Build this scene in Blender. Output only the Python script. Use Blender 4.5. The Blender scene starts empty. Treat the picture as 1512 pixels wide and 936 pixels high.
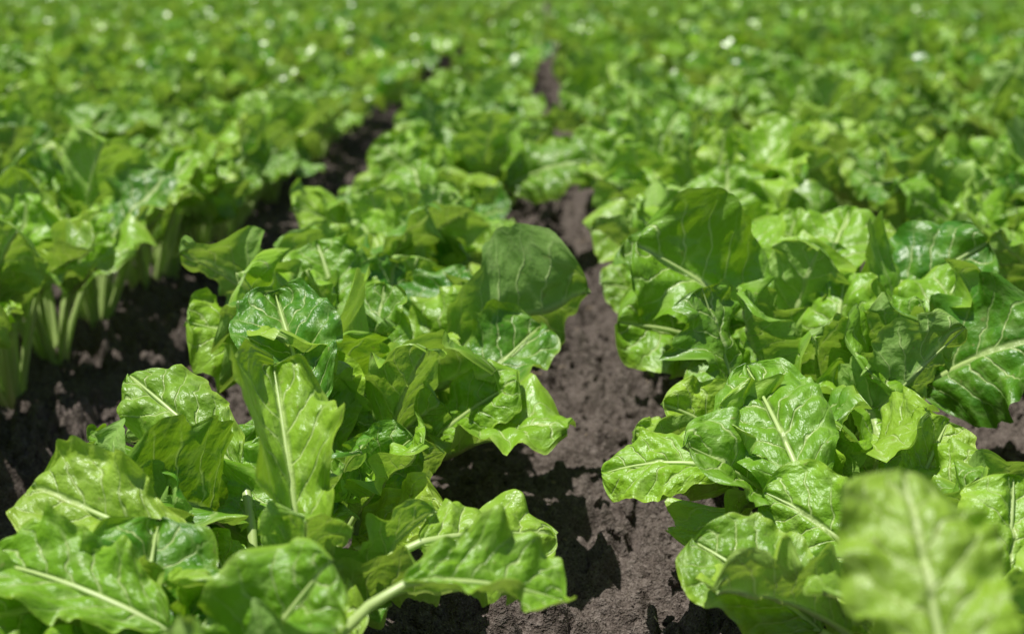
import bpy, bmesh, math
import numpy as np
from mathutils import Vector
rng = np.random.default_rng(11)
scene = bpy.context.scene

# ------------------------------------------------------------------ utils
def hash2(ix, iy, s=0):
    n = (ix.astype(np.int64)*374761393 + iy.astype(np.int64)*668265263 + s*1442695041) & 0xffffffff
    n = ((n ^ (n >> 13)) * 1274126177) & 0xffffffff
    n = n ^ (n >> 16)
    return (n & 0xffffff)/float(0xffffff)
def vnoise(x, y, s=0):
    ix = np.floor(x); iy = np.floor(y); fx = x-ix; fy = y-iy
    fx = fx*fx*(3-2*fx); fy = fy*fy*(3-2*fy)
    a = hash2(ix, iy, s); b = hash2(ix+1, iy, s); c = hash2(ix, iy+1, s); d = hash2(ix+1, iy+1, s)
    return (a*(1-fx)+b*fx)*(1-fy)+(c*(1-fx)+d*fx)*fy - 0.5
def fbm(x, y, o=4, s=0):
    r = 0; a = 1
    for k in range(o):
        r = r + a*vnoise(x*2**k, y*2**k, s+k*7); a *= 0.5
    return r
def worley(x, y, s=0):
    ix = np.floor(x); iy = np.floor(y)
    best = np.full(x.shape, 9.0); hid = np.zeros(x.shape)
    for dx in (-1, 0, 1):
        for dy in (-1, 0, 1):
            cx = ix+dx; cy = iy+dy
            px = cx+hash2(cx, cy, s+1); py = cy+hash2(cx, cy, s+2)
            d = np.hypot(px-x, py-y); m = d < best
            best = np.where(m, d, best); hid = np.where(m, hash2(cx, cy, s+3), hid)
    return best, hid

def make_mesh(name, V, F, mat, uv=None, col=None):
    me = bpy.data.meshes.new(name)
    V = np.asarray(V, np.float32); F = np.asarray(F, np.int32)
    n = F.shape[1]
    me.vertices.add(len(V)); me.vertices.foreach_set('co', V.ravel())
    me.loops.add(F.size); me.loops.foreach_set('vertex_index', F.ravel())
    me.polygons.add(len(F))
    me.polygons.foreach_set('loop_start', np.arange(0, F.size, n, dtype=np.int32))
    me.polygons.foreach_set('loop_total', np.full(len(F), n, np.int32))
    me.update(calc_edges=True)
    me.polygons.foreach_set('use_smooth', np.ones(len(F), bool))
    if uv is not None:
        l = me.uv_layers.new(name='UVMap')
        l.data.foreach_set('uv', np.asarray(uv, np.float32)[F.ravel()].ravel())
    if col is not None:
        a = me.attributes.new('leafinfo', 'FLOAT_VECTOR', 'POINT')
        a.data.foreach_set('vector', np.asarray(col, np.float32).ravel())
    me.materials.append(mat)
    return me

# ------------------------------------------------------------------ node helper
class NT:
    def __init__(self, tree): self.t = tree; self.n = tree.nodes; self.l = tree.links
    def node(self, typ, **kw):
        nd = self.n.new(typ)
        for k, v in kw.items(): setattr(nd, k, v)
        return nd
    def setin(self, nd, i, v):
        if v is None: return
        if isinstance(v, bpy.types.NodeSocket): self.l.new(v, nd.inputs[i])
        else: nd.inputs[i].default_value = v
    def math(self, op, a, b=None, c=None, clamp=False):
        nd = self.node('ShaderNodeMath', operation=op, use_clamp=clamp)
        self.setin(nd, 0, a); self.setin(nd, 1, b); self.setin(nd, 2, c)
        return nd.outputs[0]
    def ramp(self, v, a, b, c=0.0, d=1.0):
        nd = self.node('ShaderNodeMapRange', interpolation_type='SMOOTHSTEP')
        self.setin(nd, 0, v)
        for i, q in ((1, a), (2, b), (3, c), (4, d)): nd.inputs[i].default_value = q
        return nd.outputs[0]
    def mix(self, f, a, b):
        nd = self.node('ShaderNodeMix', data_type='RGBA')
        self.setin(nd, 0, f)
        self.setin(nd, 6, a if not isinstance(a, tuple) else (*a, 1))
        self.setin(nd, 7, b if not isinstance(b, tuple) else (*b, 1))
        return nd.outputs[2]
    def noise(self, vec, scale, detail=3, rough=0.5):
        nd = self.node('ShaderNodeTexNoise')
        if vec is not None: self.l.new(vec, nd.inputs['Vector'])
        nd.inputs['Scale'].default_value = scale; nd.inputs['Detail'].default_value = detail
        nd.inputs['Roughness'].default_value = rough
        return nd.outputs[0]

# ------------------------------------------------------------------ materials
def leaf_material(name, far=False):
    m = bpy.data.materials.new(name); m.use_nodes = True
    t = NT(m.node_tree); t.n.clear()
    uv = t.node('ShaderNodeUVMap', uv_map='UVMap').outputs[0]
    sep = t.node('ShaderNodeSeparateXYZ'); t.l.new(uv, sep.inputs[0])
    u, v = sep.outputs[0], sep.outputs[1]
    at = t.node('ShaderNodeAttribute', attribute_name='leafinfo')
    s2 = t.node('ShaderNodeSeparateXYZ'); t.l.new(at.outputs['Vector'], s2.inputs[0])
    rnd, pet, yel = s2.outputs
    geo = t.node('ShaderNodeNewGeometry')
    oi = t.node('ShaderNodeObjectInfo')
    au = t.math('ABSOLUTE', u)
    r2 = t.math('FRACT', t.math('ADD', rnd, oi.outputs['Random']))
    base = t.mix(r2, (0.052, 0.215, 0.010), (0.285, 0.540, 0.026))
    if not far:
        cmb = t.node('ShaderNodeCombineXYZ'); t.l.new(u, cmb.inputs[0])
        t.l.new(t.math('ADD', t.math('MULTIPLY', v, 2.6), t.math('MULTIPLY', rnd, 37.0)), cmb.inputs[1])
        vec = cmb.outputs[0]
        bn = t.node('ShaderNodeTexNoise', noise_dimensions='2D'); t.l.new(vec, bn.inputs['Vector'])
        bn.inputs['Scale'].default_value = 2.0; bn.inputs['Detail'].default_value = 2
        blot = bn.outputs[0]
        dist = t.math('MULTIPLY', t.math('SUBTRACT', blot, 0.5), 0.8)
        side = t.math('MULTIPLY', t.math('SIGN', u), 0.22)
        q = t.math('ADD', t.math('SUBTRACT', t.math('ADD', t.math('MULTIPLY', v, 6.5), side), t.math('MULTIPLY', au, 1.7)), dist)
        d = t.math('ABSOLUTE', t.math('SUBTRACT', t.math('FRACT', q), 0.5))
        vein = t.math('MULTIPLY', t.ramp(d, 0.012, 0.075, 1, 0), t.ramp(au, 0.4, 1.0, 1, 0.1))
        mid = t.ramp(au, 0.03, 0.085, 1, 0)
        vm = t.math('MAXIMUM', vein, mid)
        base = t.mix(t.ramp(blot, 0.35, 0.7, 0, .35), base, (0.25, 0.50, 0.034))
        vor = t.node('ShaderNodeTexVoronoi', feature='F1', voronoi_dimensions='2D'); t.l.new(vec, vor.inputs['Vector']); vor.inputs['Scale'].default_value = 5.0
        allv = t.math('MAXIMUM', vm, t.ramp(vor.outputs['Distance'], 0.45, 0.75, 0, 0.22))
    else:
        allv = t.ramp(au, 0.03, 0.12, 1, 0)
    base = t.mix(yel, base, (0.50, 0.69, 0.07))
    back = t.mix(0.5, base, (0.38, 0.58, 0.14))
    base = t.mix(geo.outputs['Backfacing'], base, back)
    col = t.mix(t.math('MULTIPLY', allv, 0.70), base, (0.66, 0.79, 0.32))
    col = t.mix(pet, col, (0.58, 0.73, 0.26))
    bs = t.node('ShaderNodeBsdfPrincipled')
    tr = t.node('ShaderNodeBsdfTranslucent')
    if not far:
        fn = t.node('ShaderNodeTexNoise', noise_dimensions='2D'); t.l.new(vec, fn.inputs['Vector'])
        fn.inputs['Scale'].default_value = 7; fn.inputs['Detail'].default_value = 4
        col = t.mix(t.ramp(fn.outputs[0], 0.70, 0.78, 0, 0.55), col, (0.34, 0.33, 0.10))
        h = t.math('ADD', t.math('MULTIPLY', vor.outputs['Distance'], -1.1), t.math('MULTIPLY', vm, -0.9))
        h = t.math('ADD', h, t.math('MULTIPLY', fn.outputs[0], 1.7))
        bump = t.node('ShaderNodeBump'); bump.inputs['Strength'].default_value = 0.62; bump.inputs['Distance'].default_value = 0.0020
        t.l.new(h, bump.inputs['Height'])
        t.l.new(bump.outputs[0], bs.inputs['Normal']); t.l.new(bump.outputs[0], tr.inputs['Normal'])
        ro = t.math('ADD', t.math('MULTIPLY', blot, 0.26), 0.25)
    else: ro = 0.32
    t.l.new(col, bs.inputs['Base Color'])
    ro = t.math('ADD', t.math('MULTIPLY', geo.outputs['Backfacing'], 0.2), ro)
    t.l.new(ro, bs.inputs['Roughness'])
    bs.inputs['Specular IOR Level'].default_value = 0.72
    t.l.new(t.mix(0.4, col, (0.64, 0.92, 0.02)), tr.inputs[0])
    mx = t.node('ShaderNodeMixShader'); mx.inputs[0].default_value = 0.28
    t.l.new(bs.outputs[0], mx.inputs[1]); t.l.new(tr.outputs[0], mx.inputs[2])
    out = t.node('ShaderNodeOutputMaterial'); t.l.new(mx.outputs[0], out.inputs[0])
    return m

def soil_material():
    m = bpy.data.materials.new('dry_soil'); m.use_nodes = True
    t = NT(m.node_tree); t.n.clear()
    tc = t.node('ShaderNodeTexCoord').outputs['Object']
    n1 = t.noise(tc, 7, 3, 0.6); n2 = t.noise(tc, 110, 3, 0.65); n3 = t.noise(tc, 420, 1, 0.7)
    c = t.mix(t.ramp(n1, 0.3, 0.7), (0.112, 0.090, 0.076), (0.170, 0.140, 0.120))
    c = t.mix(t.ramp(n2, 0.42, 0.75), c, (0.235, 0.198, 0.173))
    c = t.mix(t.ramp(n3, 0.58, 0.78), c, (0.29, 0.248, 0.218))
    c = t.mix(t.ramp(n3, 0.45, 0.28), c, (0.058, 0.046, 0.039))
    h = t.math('ADD', n2, t.math('MULTIPLY', n3, 0.35))
    bump = t.node('ShaderNodeBump'); bump.inputs['Strength'].default_value = 0.9; bump.inputs['Distance'].default_value = 0.011
    t.l.new(h, bump.inputs['Height'])
    bs = t.node('ShaderNodeBsdfDiffuse'); bs.inputs['Roughness'].default_value = 0.8
    t.l.new(c, bs.inputs['Color']); t.l.new(bump.outputs[0], bs.inputs['Normal'])
    out = t.node('ShaderNodeOutputMaterial'); t.l.new(bs.outputs[0], out.inputs[0])
    return m
def simple_mat(name, a, b, scale):
    m = bpy.data.materials.new(name); m.use_nodes = True
    t = NT(m.node_tree); bs = t.n['Principled BSDF']
    tc = t.node('ShaderNodeTexCoord').outputs['Object']
    t.l.new(t.mix(t.ramp(t.noise(tc, scale, 4), 0.35, 0.65), a, b), bs.inputs['Base Color'])
    bs.inputs['Roughness'].default_value = 0.8
    return m
LEAF = leaf_material('beet_leaf'); LEAFF = leaf_material('beet_leaf_distant', True); SOIL = soil_material()
STRAW = simple_mat('dry_straw', (0.30, 0.22, 0.13), (0.45, 0.36, 0.24), 60)
CANOPY = simple_mat('distant_canopy', (0.05, 0.16, 0.01), (0.20, 0.42, 0.03), 3)

# ------------------------------------------------------------------ leaf builder
def norm(a): return a/np.maximum(np.linalg.norm(a, axis=-1, keepdims=True), 1e-9)

class Plant:
    def __init__(self): self.V = []; self.F = []; self.UV = []; self.C = []; self.n = 0
    def add(self, V, F, UV, C):
        self.V.append(V); self.F.append(F+self.n); self.UV.append(UV); self.C.append(C); self.n += len(V)
    def mesh(self, name, mat=None):
        return make_mesh(name, np.concatenate(self.V), np.concatenate(self.F), mat or LEAF, np.concatenate(self.UV), np.concatenate(self.C))

def grid_faces(nv, nu, wrap=False):
    i, j = np.meshgrid(np.arange(nv-1), np.arange(nu if wrap else nu-1), indexing='ij')
    j2 = (j+1) % nu
    return np.stack([i*nu+j, i*nu+j2, (i+1)*nu+j2, (i+1)*nu+j], -1).reshape(-1, 4)

def build_leaf(P, mid, Nref, W, pet, r, nu, nv, ruffle=1.0, fold=0.3, yel=0.0, rad=0.0036):
    t = np.linspace(0, 1, nv); t = 0.5-0.5*np.cos(np.pi*t); t = 0.55*t+0.45*np.linspace(0, 1, nv)
    c = mid(t)
    T = norm(np.gradient(c, axis=0))
    S = norm(np.cross(T, Nref)); N = norm(np.cross(S, T))
    seed = int(r.integers(1e6))
    u = np.linspace(-1, 1, nu)
    Tt, U = np.meshgrid(t, u, indexing='ij')
    a, b = r.uniform(0.50, 0.75), r.uniform(0.34, 0.43)
    tm = a/(a+b)
    prof = (Tt**a*(1-Tt)**b)/(tm**a*(1-tm)**b)
    sgn = np.sign(U); au = np.abs(U)
    lob = vnoise(Tt*6+seed % 97, sgn*3+seed % 31, 5)*0.15+vnoise(Tt*17+seed % 97, sgn*3+9, 6)*0.06
    prof = prof*(1+lob*au**2)
    w = W*prof
    foldv = fold*(1-0.55*Tt)+r.uniform(-0.15, 0.15)
    curl = r.uniform(-1.1, 0.8)
    ang = foldv+curl*au*0.5
    x = w*U*np.cos(ang); z = w*au*np.sin(ang)
    k1 = r.uniform(2.2, 3.2)
    n1 = vnoise(Tt*k1*1.7+seed % 53, sgn*2.3+seed % 17+U*0.6, 1)*2
    n2 = vnoise(Tt*k1*3.7+seed % 41, sgn*3.1+U*1.2, 2)*2
    n3 = vnoise(Tt*k1*8+seed % 29, sgn*4.1+U*2.2, 3)*2
    env = np.clip(prof, 0.2, 1)
    z += ruffle*W*env*(0.38*n1*au**1.5+0.36*n2*au**2.4+0.14*n3*au**3.5)
    x += ruffle*W*env*sgn*(0.06*vnoise(Tt*k1*3+seed % 13, sgn, 8)*2)*au**2
    lon = ruffle*W*0.08*vnoise(Tt*k1*2.5+seed % 19, sgn*5, 9)*2*au**2
    q = Tt*6.5+sgn*0.22-au*1.7
    f = np.abs((q % 1)-0.5)*2
    z += 0.085*W*(np.sqrt(np.clip(1-(1-f)**2, 0, 1)) - .5)*np.clip(au*5, 0, 1)*(1-au**3)
    z += W*0.20*vnoise(U*2.5+seed % 11, Tt*5.5+seed % 7, 12)+W*0.11*vnoise(U*5+seed % 11, Tt*11+seed % 7, 13)
    z -= W*0.07*(1-np.clip(au*9, 0, 1))
    V = c[:, None, :]+S[:, None, :]*x[..., None]+N[:, None, :]*z[..., None]+T[:, None, :]*lon[..., None]
    rv = r.uniform()
    C = np.zeros(V.shape); C[..., 0] = rv; C[..., 2] = np.clip(yel+0.4*np.clip(au**8, 0, 1)*(r.uniform() < .6), 0, 1)
    UV = np.stack([U, Tt], -1)
    P.add(V.reshape(-1, 3), grid_faces(nv, nu), UV.reshape(-1, 2), C.reshape(-1, 3))
    nr = 6 if nu > 12 else 3
    k = 9 if nu > 12 else 3
    cm = c[:: max(1, (nv-1)//k)] + (-N*0.0012)[:: max(1, (nv-1)//k)]
    line = np.concatenate([pet[:-1], cm])
    npet = len(pet)-1
    TT = norm(np.gradient(line, axis=0)); SS = norm(np.cross(TT, Nref+1e-3)); NN = np.cross(SS, TT)
    m = len(line)
    R = np.where(np.arange(m) < npet, rad*(1.35-0.35*np.arange(m)/max(npet, 1)), rad*0.85*(1-(np.arange(m)-npet)/(m-npet))**1.1+0.0002)
    R[0] *= 1.3
    th = np.linspace(0, 2*np.pi, nr, endpoint=False)
    ring = SS[:, None, :]*np.cos(th)[None, :, None]*1.15+NN[:, None, :]*np.sin(th)[None, :, None]*0.8
    V = line[:, None, :]+ring*R[:, None, None]
    C = np.zeros(V.shape); C[..., 0] = rv; C[..., 1] = 1.0
    P.add(V.reshape(-1, 3), grid_faces(m, nr, True)[:, ::-1], np.zeros((m*nr, 2)), C.reshape(-1, 3))

def bez(p0, p1, p2):
    def f(t):
        t = np.asarray(t)[:, None]
        return (1-t)**2*p0+2*t*(1-t)*p1+t*t*p2
    return f

def generic_leaf(P, r, az, lean, size, nu, nv, ruffle=1.0):
    dr = np.array([math.cos(az), math.sin(az), 0.]); up = np.array([0, 0, 1.]); lat = np.cross(up, dr)
    pl = size*r.uniform(0.12, 0.175)*(0.85+0.2*lean)
    bl = size*r.uniform(0.11, 0.172)*(0.85+0.15*lean)
    e0 = math.radians(88-21*lean+r.uniform(-6, 6)); e1 = math.radians(84-27*lean+r.uniform(-10, 10))
    d0 = dr*math.cos(e0)+up*math.sin(e0); d1 = dr*math.cos(e1)+up*math.sin(e1)
    base = dr*0.012+up*-0.01
    sway = lat*r.uniform(-0.02, 0.02)
    p1 = base+d0*pl*0.5; p2 = p1+d1*pl*0.5+sway*0.5
    tt = np.linspace(0, 1, 6 if nu > 12 else 4)
    pet = bez(base, p1, p2)(tt)
    d2 = norm((p2-p1))
    e2 = e1-math.radians(r.uniform(-8, 38)+15*lean)
    e3 = e2-math.radians(r.uniform(-5, 60))
    dd = dr*math.cos(e2)+up*math.sin(e2)
    de = dr*math.cos(e3)+up*math.sin(e3)
    q1 = p2+norm(d2*0.5+dd*0.5)*bl*0.5
    q2 = q1+norm(dd*0.6+de*0.4)*bl*0.5+lat*r.uniform(-0.25, 0.25)*bl
    tw = r.uniform(-1.1, 1.1)
    nrm = up*math.cos(e2)-dr*math.sin(e2)
    nrm = norm(nrm*math.cos(tw)+lat*math.sin(tw))
    W = bl*r.uniform(0.33, 0.44)
    yel = max(0, r.normal(0.0, 0.2))+(0.4 if r.uniform() < 0.07 else 0)
    build_leaf(P, bez(p2, q1, q2), nrm, W, pet, r, nu, nv, ruffle*r.uniform(0.75, 1.3), r.uniform(0.0, 0.8), yel, 0.0043*size)

def generic_plant(P, r, nleaf, size, nu, nv, lmin=0.0):
    a0 = r.uniform(0, 6.28)
    for i in range(nleaf):
        lean = np.clip(lmin+(1-lmin)*(i+0.5)/nleaf+r.uniform(-0.12, 0.12), 0, 1)**0.8
        s = size*(0.66+0.40*min(1, (i+1)/(nleaf*0.45)))
        generic_leaf(P, r, a0+i*2.39996+r.uniform(-.35, .35), lean, s, nu, nv)

def hero_leaf(P, r, crown, B, Tp, Nn, W, bulge=0.15, ruffle=1.0, fold=0.3, yel=0.0):
    c0 = np.array([crown[0], crown[1], 0.0]); B = np.array(B, float); Tp = np.array(Tp, float)
    Nn = norm(np.array(Nn, float)); B = B-c0; Tp = Tp-c0
    base = np.array([B[0]*0.1, B[1]*0.1, -0.01])
    d = Tp-B; L = np.linalg.norm(d)
    pm = B-d*0.5*0.6; pm = pm*0.5+np.array([B[0]*0.3, B[1]*0.3, B[2]*0.7])*0.5
    pet = bez(base, pm, B)(np.linspace(0, 1, 7))
    q1 = (B+Tp)/2+Nn*L*bulge
    build_leaf(P, bez(B, q1, Tp), Nn, W, pet, r, 45, 81, ruffle, fold, yel)

# ------------------------------------------------------------------ templates
tmplN = bpy.data.collections.new('beet_plant_templates'); tmplF = bpy.data.collections.new('beet_plant_templates_far')
near_meshes = []
for i in range(14):
    r = np.random.default_rng(100+i); P = Plant()
    generic_plant(P, r, int(r.integers(15, 21)), 1.0, 25, 45)
    near_meshes.append(P.mesh('beet_plant_leaves'))
for i, me in enumerate(near_meshes[:12]):
    tmplN.objects.link(bpy.data.objects.new('beet_template_%02d' % i, me))
for i in range(12):
    r = np.random.default_rng(300+i); P = Plant()
    generic_plant(P, r, int(r.integers(14, 18)), 1.0, 9, 13)
    tmplF.objects.link(bpy.data.objects.new('beet_far_template_%02d' % i, P.mesh('beet_plant_far', LEAFF)))

# ------------------------------------------------------------------ plant layout
ROW = 0.50; X0 = -0.225
heroes = {
    (-0.24, 0.80): [((-.243, .85, .165), (-.375, .90, .190), (0, -.5, .85), .042, dict(ruffle=1.0)),
                    ((-.087, .85, .20), (.015, .88, .175), (.1, -.35, .9), .044, dict(fold=.35, ruffle=.8)),
                    ((-.25, .94, .175), (-.38, 1.0, .205), (-.1, -.65, .8), .046, dict(fold=.15, yel=.5, ruffle=.9))],
    (-0.225, 1.00): [((-.171, .95, .15), (-.208, 1.06, .285), (.25, -.78, .5), .054, dict(bulge=.12, fold=.7, ruffle=1.5, yel=.3)),
                     ((-.09, .99, .17), (.01, 1.05, .150), (0, -.5, .85), .050, dict(yel=.3, ruffle=.9, fold=.1)),
                     ((-.255, 1.14, .168), (-.37, 1.22, .232), (-.35, -.55, .75), .044, dict(yel=.25, ruffle=1.1))],
    (-0.225, 1.21): [((-.204, 1.21, .200), (-.255, 1.32, .285), (-.05, -.7, .7), .052, dict(fold=.05, ruffle=.7))],
    (0.33, 0.60): [((.19, .585, .245), (.180, .675, .338), (-.1, -.8, .6), .040, dict(bulge=.10, fold=.3, yel=.5, ruffle=1.2))],
    (0.30, 0.95): [((.20, .94, .125), (.115, 1.0, .168), (-.2, -.6, .8), .046, dict(yel=.2, ruffle=.8))],
    (0.29, 1.17): [((.215, 1.09, .175), (.183, 1.23, .240), (-.2, -.65, .75), .050, dict(fold=.08, ruffle=.8)),
                   ((.165, 1.17, .165), (.055, 1.20, .150), (-.1, -.45, .9), .040, dict(ruffle=.8, bulge=.2))],
}
def link(o): scene.collection.objects.link(o)
for k, ((cx, cy), leaves) in enumerate(heroes.items()):
    r = np.random.default_rng(700+k); P = Plant()
    generic_plant(P, r, 18, 0.84 if cx < 0 else 0.82, 31, 53, 0.15)
    for (B, Tp, Nn, W, kw) in leaves:
        hero_leaf(P, r, (cx, cy), B, Tp, Nn, W, **kw)
    o = bpy.data.objects.new('sugar_beet_plant', P.mesh('beet_plant_leaves')); o.location = (cx, cy, 0); link(o)

ptsN, ptsF = [], []
hero_xy = list(heroes.keys())
for ri in range(-38, 39):
    x = X0+ri*ROW
    if ri == 0: x += 0.02
    if ri <= -1: x -= 0.01
    y = 0.42+rng.uniform(0, 0.1)
    if ri == 0: y = 1.40
    while y < 36:
        px = x+rng.normal(0, 0.020); py = y+rng.normal(0, 0.02)
        y += rng.uniform(0.155, 0.235) if py < 9 else rng.uniform(0.18, 0.24)
        if abs(px) > 0.43*py+1.1: continue
        if any(abs(px-hx) < 0.2 and abs(py-hy) < 0.13 for hx, hy in hero_xy): continue
        if rng.uniform() < 0.04 and py > 1.8: continue
        if py < 0.62 and abs(px) < 0.55: continue
        sc = rng.uniform(0.80, 1.15)*(1.0 if py > 1.25 else 0.92)
        if ri >= 2 or ri <= -2: sc *= 1.05
        szx = 0.98 if ri in (0, -1) else 1.0
        rot = rng.uniform(0, 6.28); tx, ty = rng.normal(0, 0.08, 2)
        if py < 3.0 and abs(px) < 1.7:
            o = bpy.data.objects.new('sugar_beet_plant', near_meshes[int(rng.integers(14))])
            o.location = (px, py, 0); o.rotation_euler = (tx, ty, rot); o.scale = (sc*szx, sc*szx, sc*rng.uniform(.95, 1.10)); link(o)
        else:
            (ptsN if py < 5 else ptsF).append((px, py, 0, tx, ty, rot, sc*(0.95 if ri in (0, -1, 1) else 1), rng.integers(12)))

def scatter(name, pts, coll):
    pts = np.array(pts, float)
    me = bpy.data.meshes.new(name); me.vertices.add(len(pts)); me.vertices.foreach_set('co', pts[:, :3].astype(np.float32).ravel())
    a = me.attributes.new('rot', 'FLOAT_VECTOR', 'POINT'); a.data.foreach_set('vector', pts[:, 3:6].astype(np.float32).ravel())
    a = me.attributes.new('scl', 'FLOAT', 'POINT'); a.data.foreach_set('value', pts[:, 6].astype(np.float32))
    a = me.attributes.new('idx', 'INT', 'POINT'); a.data.foreach_set('value', pts[:, 7].astype(np.int32))
    ob = bpy.data.objects.new(name, me); link(ob)
    g = bpy.data.node_groups.new(name+'_gn', 'GeometryNodeTree')
    g.interface.new_socket('Geometry', in_out='INPUT', socket_type='NodeSocketGeometry')
    g.interface.new_socket('Geometry', in_out='OUTPUT', socket_type='NodeSocketGeometry')
    gi = g.nodes.new('NodeGroupInput'); go = g.nodes.new('NodeGroupOutput')
    ci = g.nodes.new('GeometryNodeCollectionInfo'); ci.inputs[0].default_value = coll
    ci.inputs['Separate Children'].default_value = True; ci.inputs['Reset Children'].default_value = True
    ip = g.nodes.new('GeometryNodeInstanceOnPoints'); ip.inputs['Pick Instance'].default_value = True
    def na(n, ty):
        x = g.nodes.new('GeometryNodeInputNamedAttribute'); x.data_type = ty; x.inputs[0].default_value = n
        return x.outputs[0]
    g.links.new(gi.outputs[0], ip.inputs['Points']); g.links.new(ci.outputs[0], ip.inputs['Instance'])
    g.links.new(na('idx', 'INT'), ip.inputs['Instance Index'])
    er = g.nodes.new('FunctionNodeEulerToRotation'); g.links.new(na('rot', 'FLOAT_VECTOR'), er.inputs[0])
    g.links.new(er.outputs[0], ip.inputs['Rotation']); g.links.new(na('scl', 'FLOAT'), ip.inputs['Scale'])
    g.links.new(ip.outputs[0], go.inputs[0])
    md = ob.modifiers.new('scatter', 'NODES'); md.node_group = g
    return ob
scatter('sugar_beet_rows', ptsN, tmplN)
scatter('distant_sugar_beet_rows', ptsF, tmplF)
print('near', len(ptsN), 'far', len(ptsF))

# ------------------------------------------------------------------ ground
def axis(lo, hi, step, far, g=1.09):
    a = list(np.arange(lo, hi, step)); s = step
    b = [a[-1]]
    while b[-1] < far: s *= g; b.append(b[-1]+s)
    c = [a[0]]; s = step
    while c[-1] > -far: s *= g; c.append(c[-1]-s)
    return np.array(c[:0:-1]+a+b[1:])
gx = axis(-0.85, 0.70, 0.0032, 220, 1.1); gy = axis(0.9, 2.6, 0.0032, 220, 1.06)
X, Y = np.meshgrid(gx, gy, indexing='xy')
def ground_z(X, Y):
    fade = 1/(1+np.maximum(0, np.hypot(X, Y)-30)/10)
    ph = (X-X0)/ROW*2*np.pi
    z = 0.010*np.cos(ph)
    z += 0.028*fbm(X*4.5, Y*4.5, 3, 3)
    z += 0.020*fbm(X*17, Y*17, 3, 31)
    dens = np.clip(0.9+1.8*fbm(X*5, Y*5, 2, 77), 0.3, 1.4)
    wx = X+0.012*fbm(X*55, Y*55, 2, 21); wy = Y+0.012*fbm(X*55+9, Y*55, 2, 22)
    for sc, am, s in ((21, 0.024, 40), (38, 0.024, 50), (66, 0.016, 60), (115, 0.009, 70)):
        d, hid = worley(wx*sc, wy*sc, s)
        z += am*np.clip(1-(d/0.60)**2, 0, 1)**0.5*(hid**1.8)*dens
    z += 0.006*fbm(X*120, Y*120, 2, 9)
    return z*fade
Z = ground_z(X, Y)-0.014
V = np.stack([X, Y, Z], -1).reshape(-1, 3)
me = make_mesh('soil_ground', V, grid_faces(len(gy), len(gx)), SOIL)
link(bpy.data.objects.new('ground', me))

# clods
bm = bmesh.new(); bmesh.ops.create_icosphere(bm, subdivisions=3, radius=1); bm.verts.ensure_lookup_table()
iv = np.array([v.co[:] for v in bm.verts]); iff = np.array([[v.index for v in f.verts] for f in bm.faces]); bm.free()
Vs, Fs = [], []; n = 0
NC = 5500
gi = rng.integers(-1, 3, NC)
cxs = X0-ROW/2+gi*ROW+rng.normal(0, 0.10, NC); cys = 0.8+3.2*rng.uniform(size=NC)**1.4
czs = ground_z(cxs, cys)-0.014
for i in range(NC):
    s = min(0.0020+0.0048*rng.exponential(0.5), 0.013)
    R = rng.normal(size=(3, 3)); Q, _ = np.linalg.qr(R)
    f = 1+0.8*vnoise(iv[:, 0]*1.7+i*3.1, iv[:, 1]*1.7+iv[:, 2]*2.3)+0.5*vnoise(iv[:, 2]*3.3+i, iv[:, 0]*3.3+iv[:, 1]*2)+0.25*vnoise(iv[:, 2]*7+iv[:, 1]*5, iv[:, 0]*7+i)
    v = (iv*f[:, None]*s*np.array([1, .85, .65]))@Q.T
    v += np.array([cxs[i], cys[i], czs[i]+s*0.1])
    Vs.append(v); Fs.append(iff+n); n += len(v)
link(bpy.data.objects.new('soil_clods', make_mesh('soil_clods', np.concatenate(Vs), np.concatenate(Fs), SOIL)))

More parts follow.
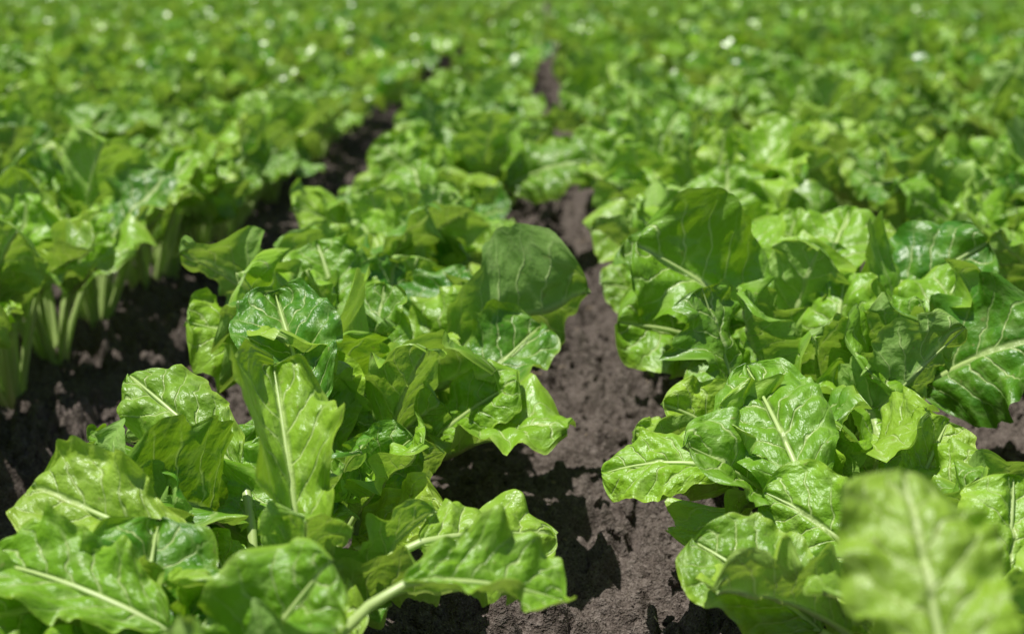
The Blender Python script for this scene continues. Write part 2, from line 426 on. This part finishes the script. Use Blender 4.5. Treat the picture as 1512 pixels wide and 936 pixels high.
# straw bits
Vs, Fs = [], []; n = 0
for i in range(300):
    gi = rng.integers(-1, 3)
    x = X0-ROW/2+gi*ROW+rng.normal(0, 0.08); y = 0.8+2.6*rng.uniform()
    L = rng.uniform(0.004, 0.02); w = rng.uniform(0.0005, 0.0014); a = rng.uniform(0, 3.14)
    d = np.array([math.cos(a), math.sin(a), rng.uniform(-.15, .25)]); sd = np.array([-math.sin(a), math.cos(a), 0])
    z = float(ground_z(np.array([x]), np.array([y]))[0])-0.008
    c0 = np.array([x, y, z]); upv = np.array([0, 0, w])
    ring = []
    for s_, ww in ((-.5, .6), (0, 1), (.5, .5)):
        p = c0+d*L*s_+np.array([0, 0, 0.001*(1-abs(s_))])
        ring += [p-sd*w*ww, p+upv, p+sd*w*ww, p-upv]
    f = grid_faces(3, 4, True)
    Vs.append(np.array(ring)); Fs.append(f+n); n += 12
link(bpy.data.objects.new('dry_straw_bits', make_mesh('dry_straw_bits', np.concatenate(Vs), np.concatenate(Fs), STRAW)))

# distant canopy sheet beyond the modelled plants
cx = np.linspace(-220, 220, 500); cy = 35+np.linspace(0, 1, 260)**1.6*180
X, Y = np.meshgrid(cx, cy, indexing='xy')
Z = 0.18+0.12*fbm(X*1.5, Y*2.5, 3, 5)
link(bpy.data.objects.new('distant_crop_canopy', make_mesh('distant_crop_canopy', np.stack([X, Y, Z], -1).reshape(-1, 3), grid_faces(260, 500), CANOPY)))

# ------------------------------------------------------------------ light
sd = Vector((-0.30, -0.08, 1.0)).normalized()
el = math.asin(sd.z); az = math.atan2(sd.x, sd.y)
w = bpy.data.worlds.new('World'); scene.world = w; w.use_nodes = True
sky = w.node_tree.nodes.new('ShaderNodeTexSky'); sky.sky_type = 'NISHITA'; sky.sun_disc = False
sky.sun_elevation = el; sky.sun_rotation = az
bg = w.node_tree.nodes['Background']; bg.inputs[1].default_value = 0.063
w.node_tree.links.new(sky.outputs[0], bg.inputs[0])
sl = bpy.data.lights.new('sun', 'SUN'); sl.energy = 5.0; sl.angle = math.radians(0.5); sl.color = (1, 0.97, 0.92)
so = bpy.data.objects.new('sun', sl); so.rotation_euler = sd.to_track_quat('Z', 'Y').to_euler(); so.location = sd*20; link(so)

# ------------------------------------------------------------------ camera
cd = bpy.data.cameras.new('camera'); cd.lens = 50; cd.sensor_width = 36; cd.clip_start = 0.02; cd.clip_end = 600
co = bpy.data.objects.new('camera', cd); link(co)
co.location = (0, 0, 0.58)
co.rotation_euler = (math.radians(90-13.5), 0, math.radians(1.25))
cd.dof.use_dof = True; cd.dof.focus_distance = 1.24; cd.dof.aperture_fstop = 5.0
scene.camera = co
scene.view_settings.view_transform = 'Standard'; scene.view_settings.look = 'None'; scene.view_settings.exposure = 0
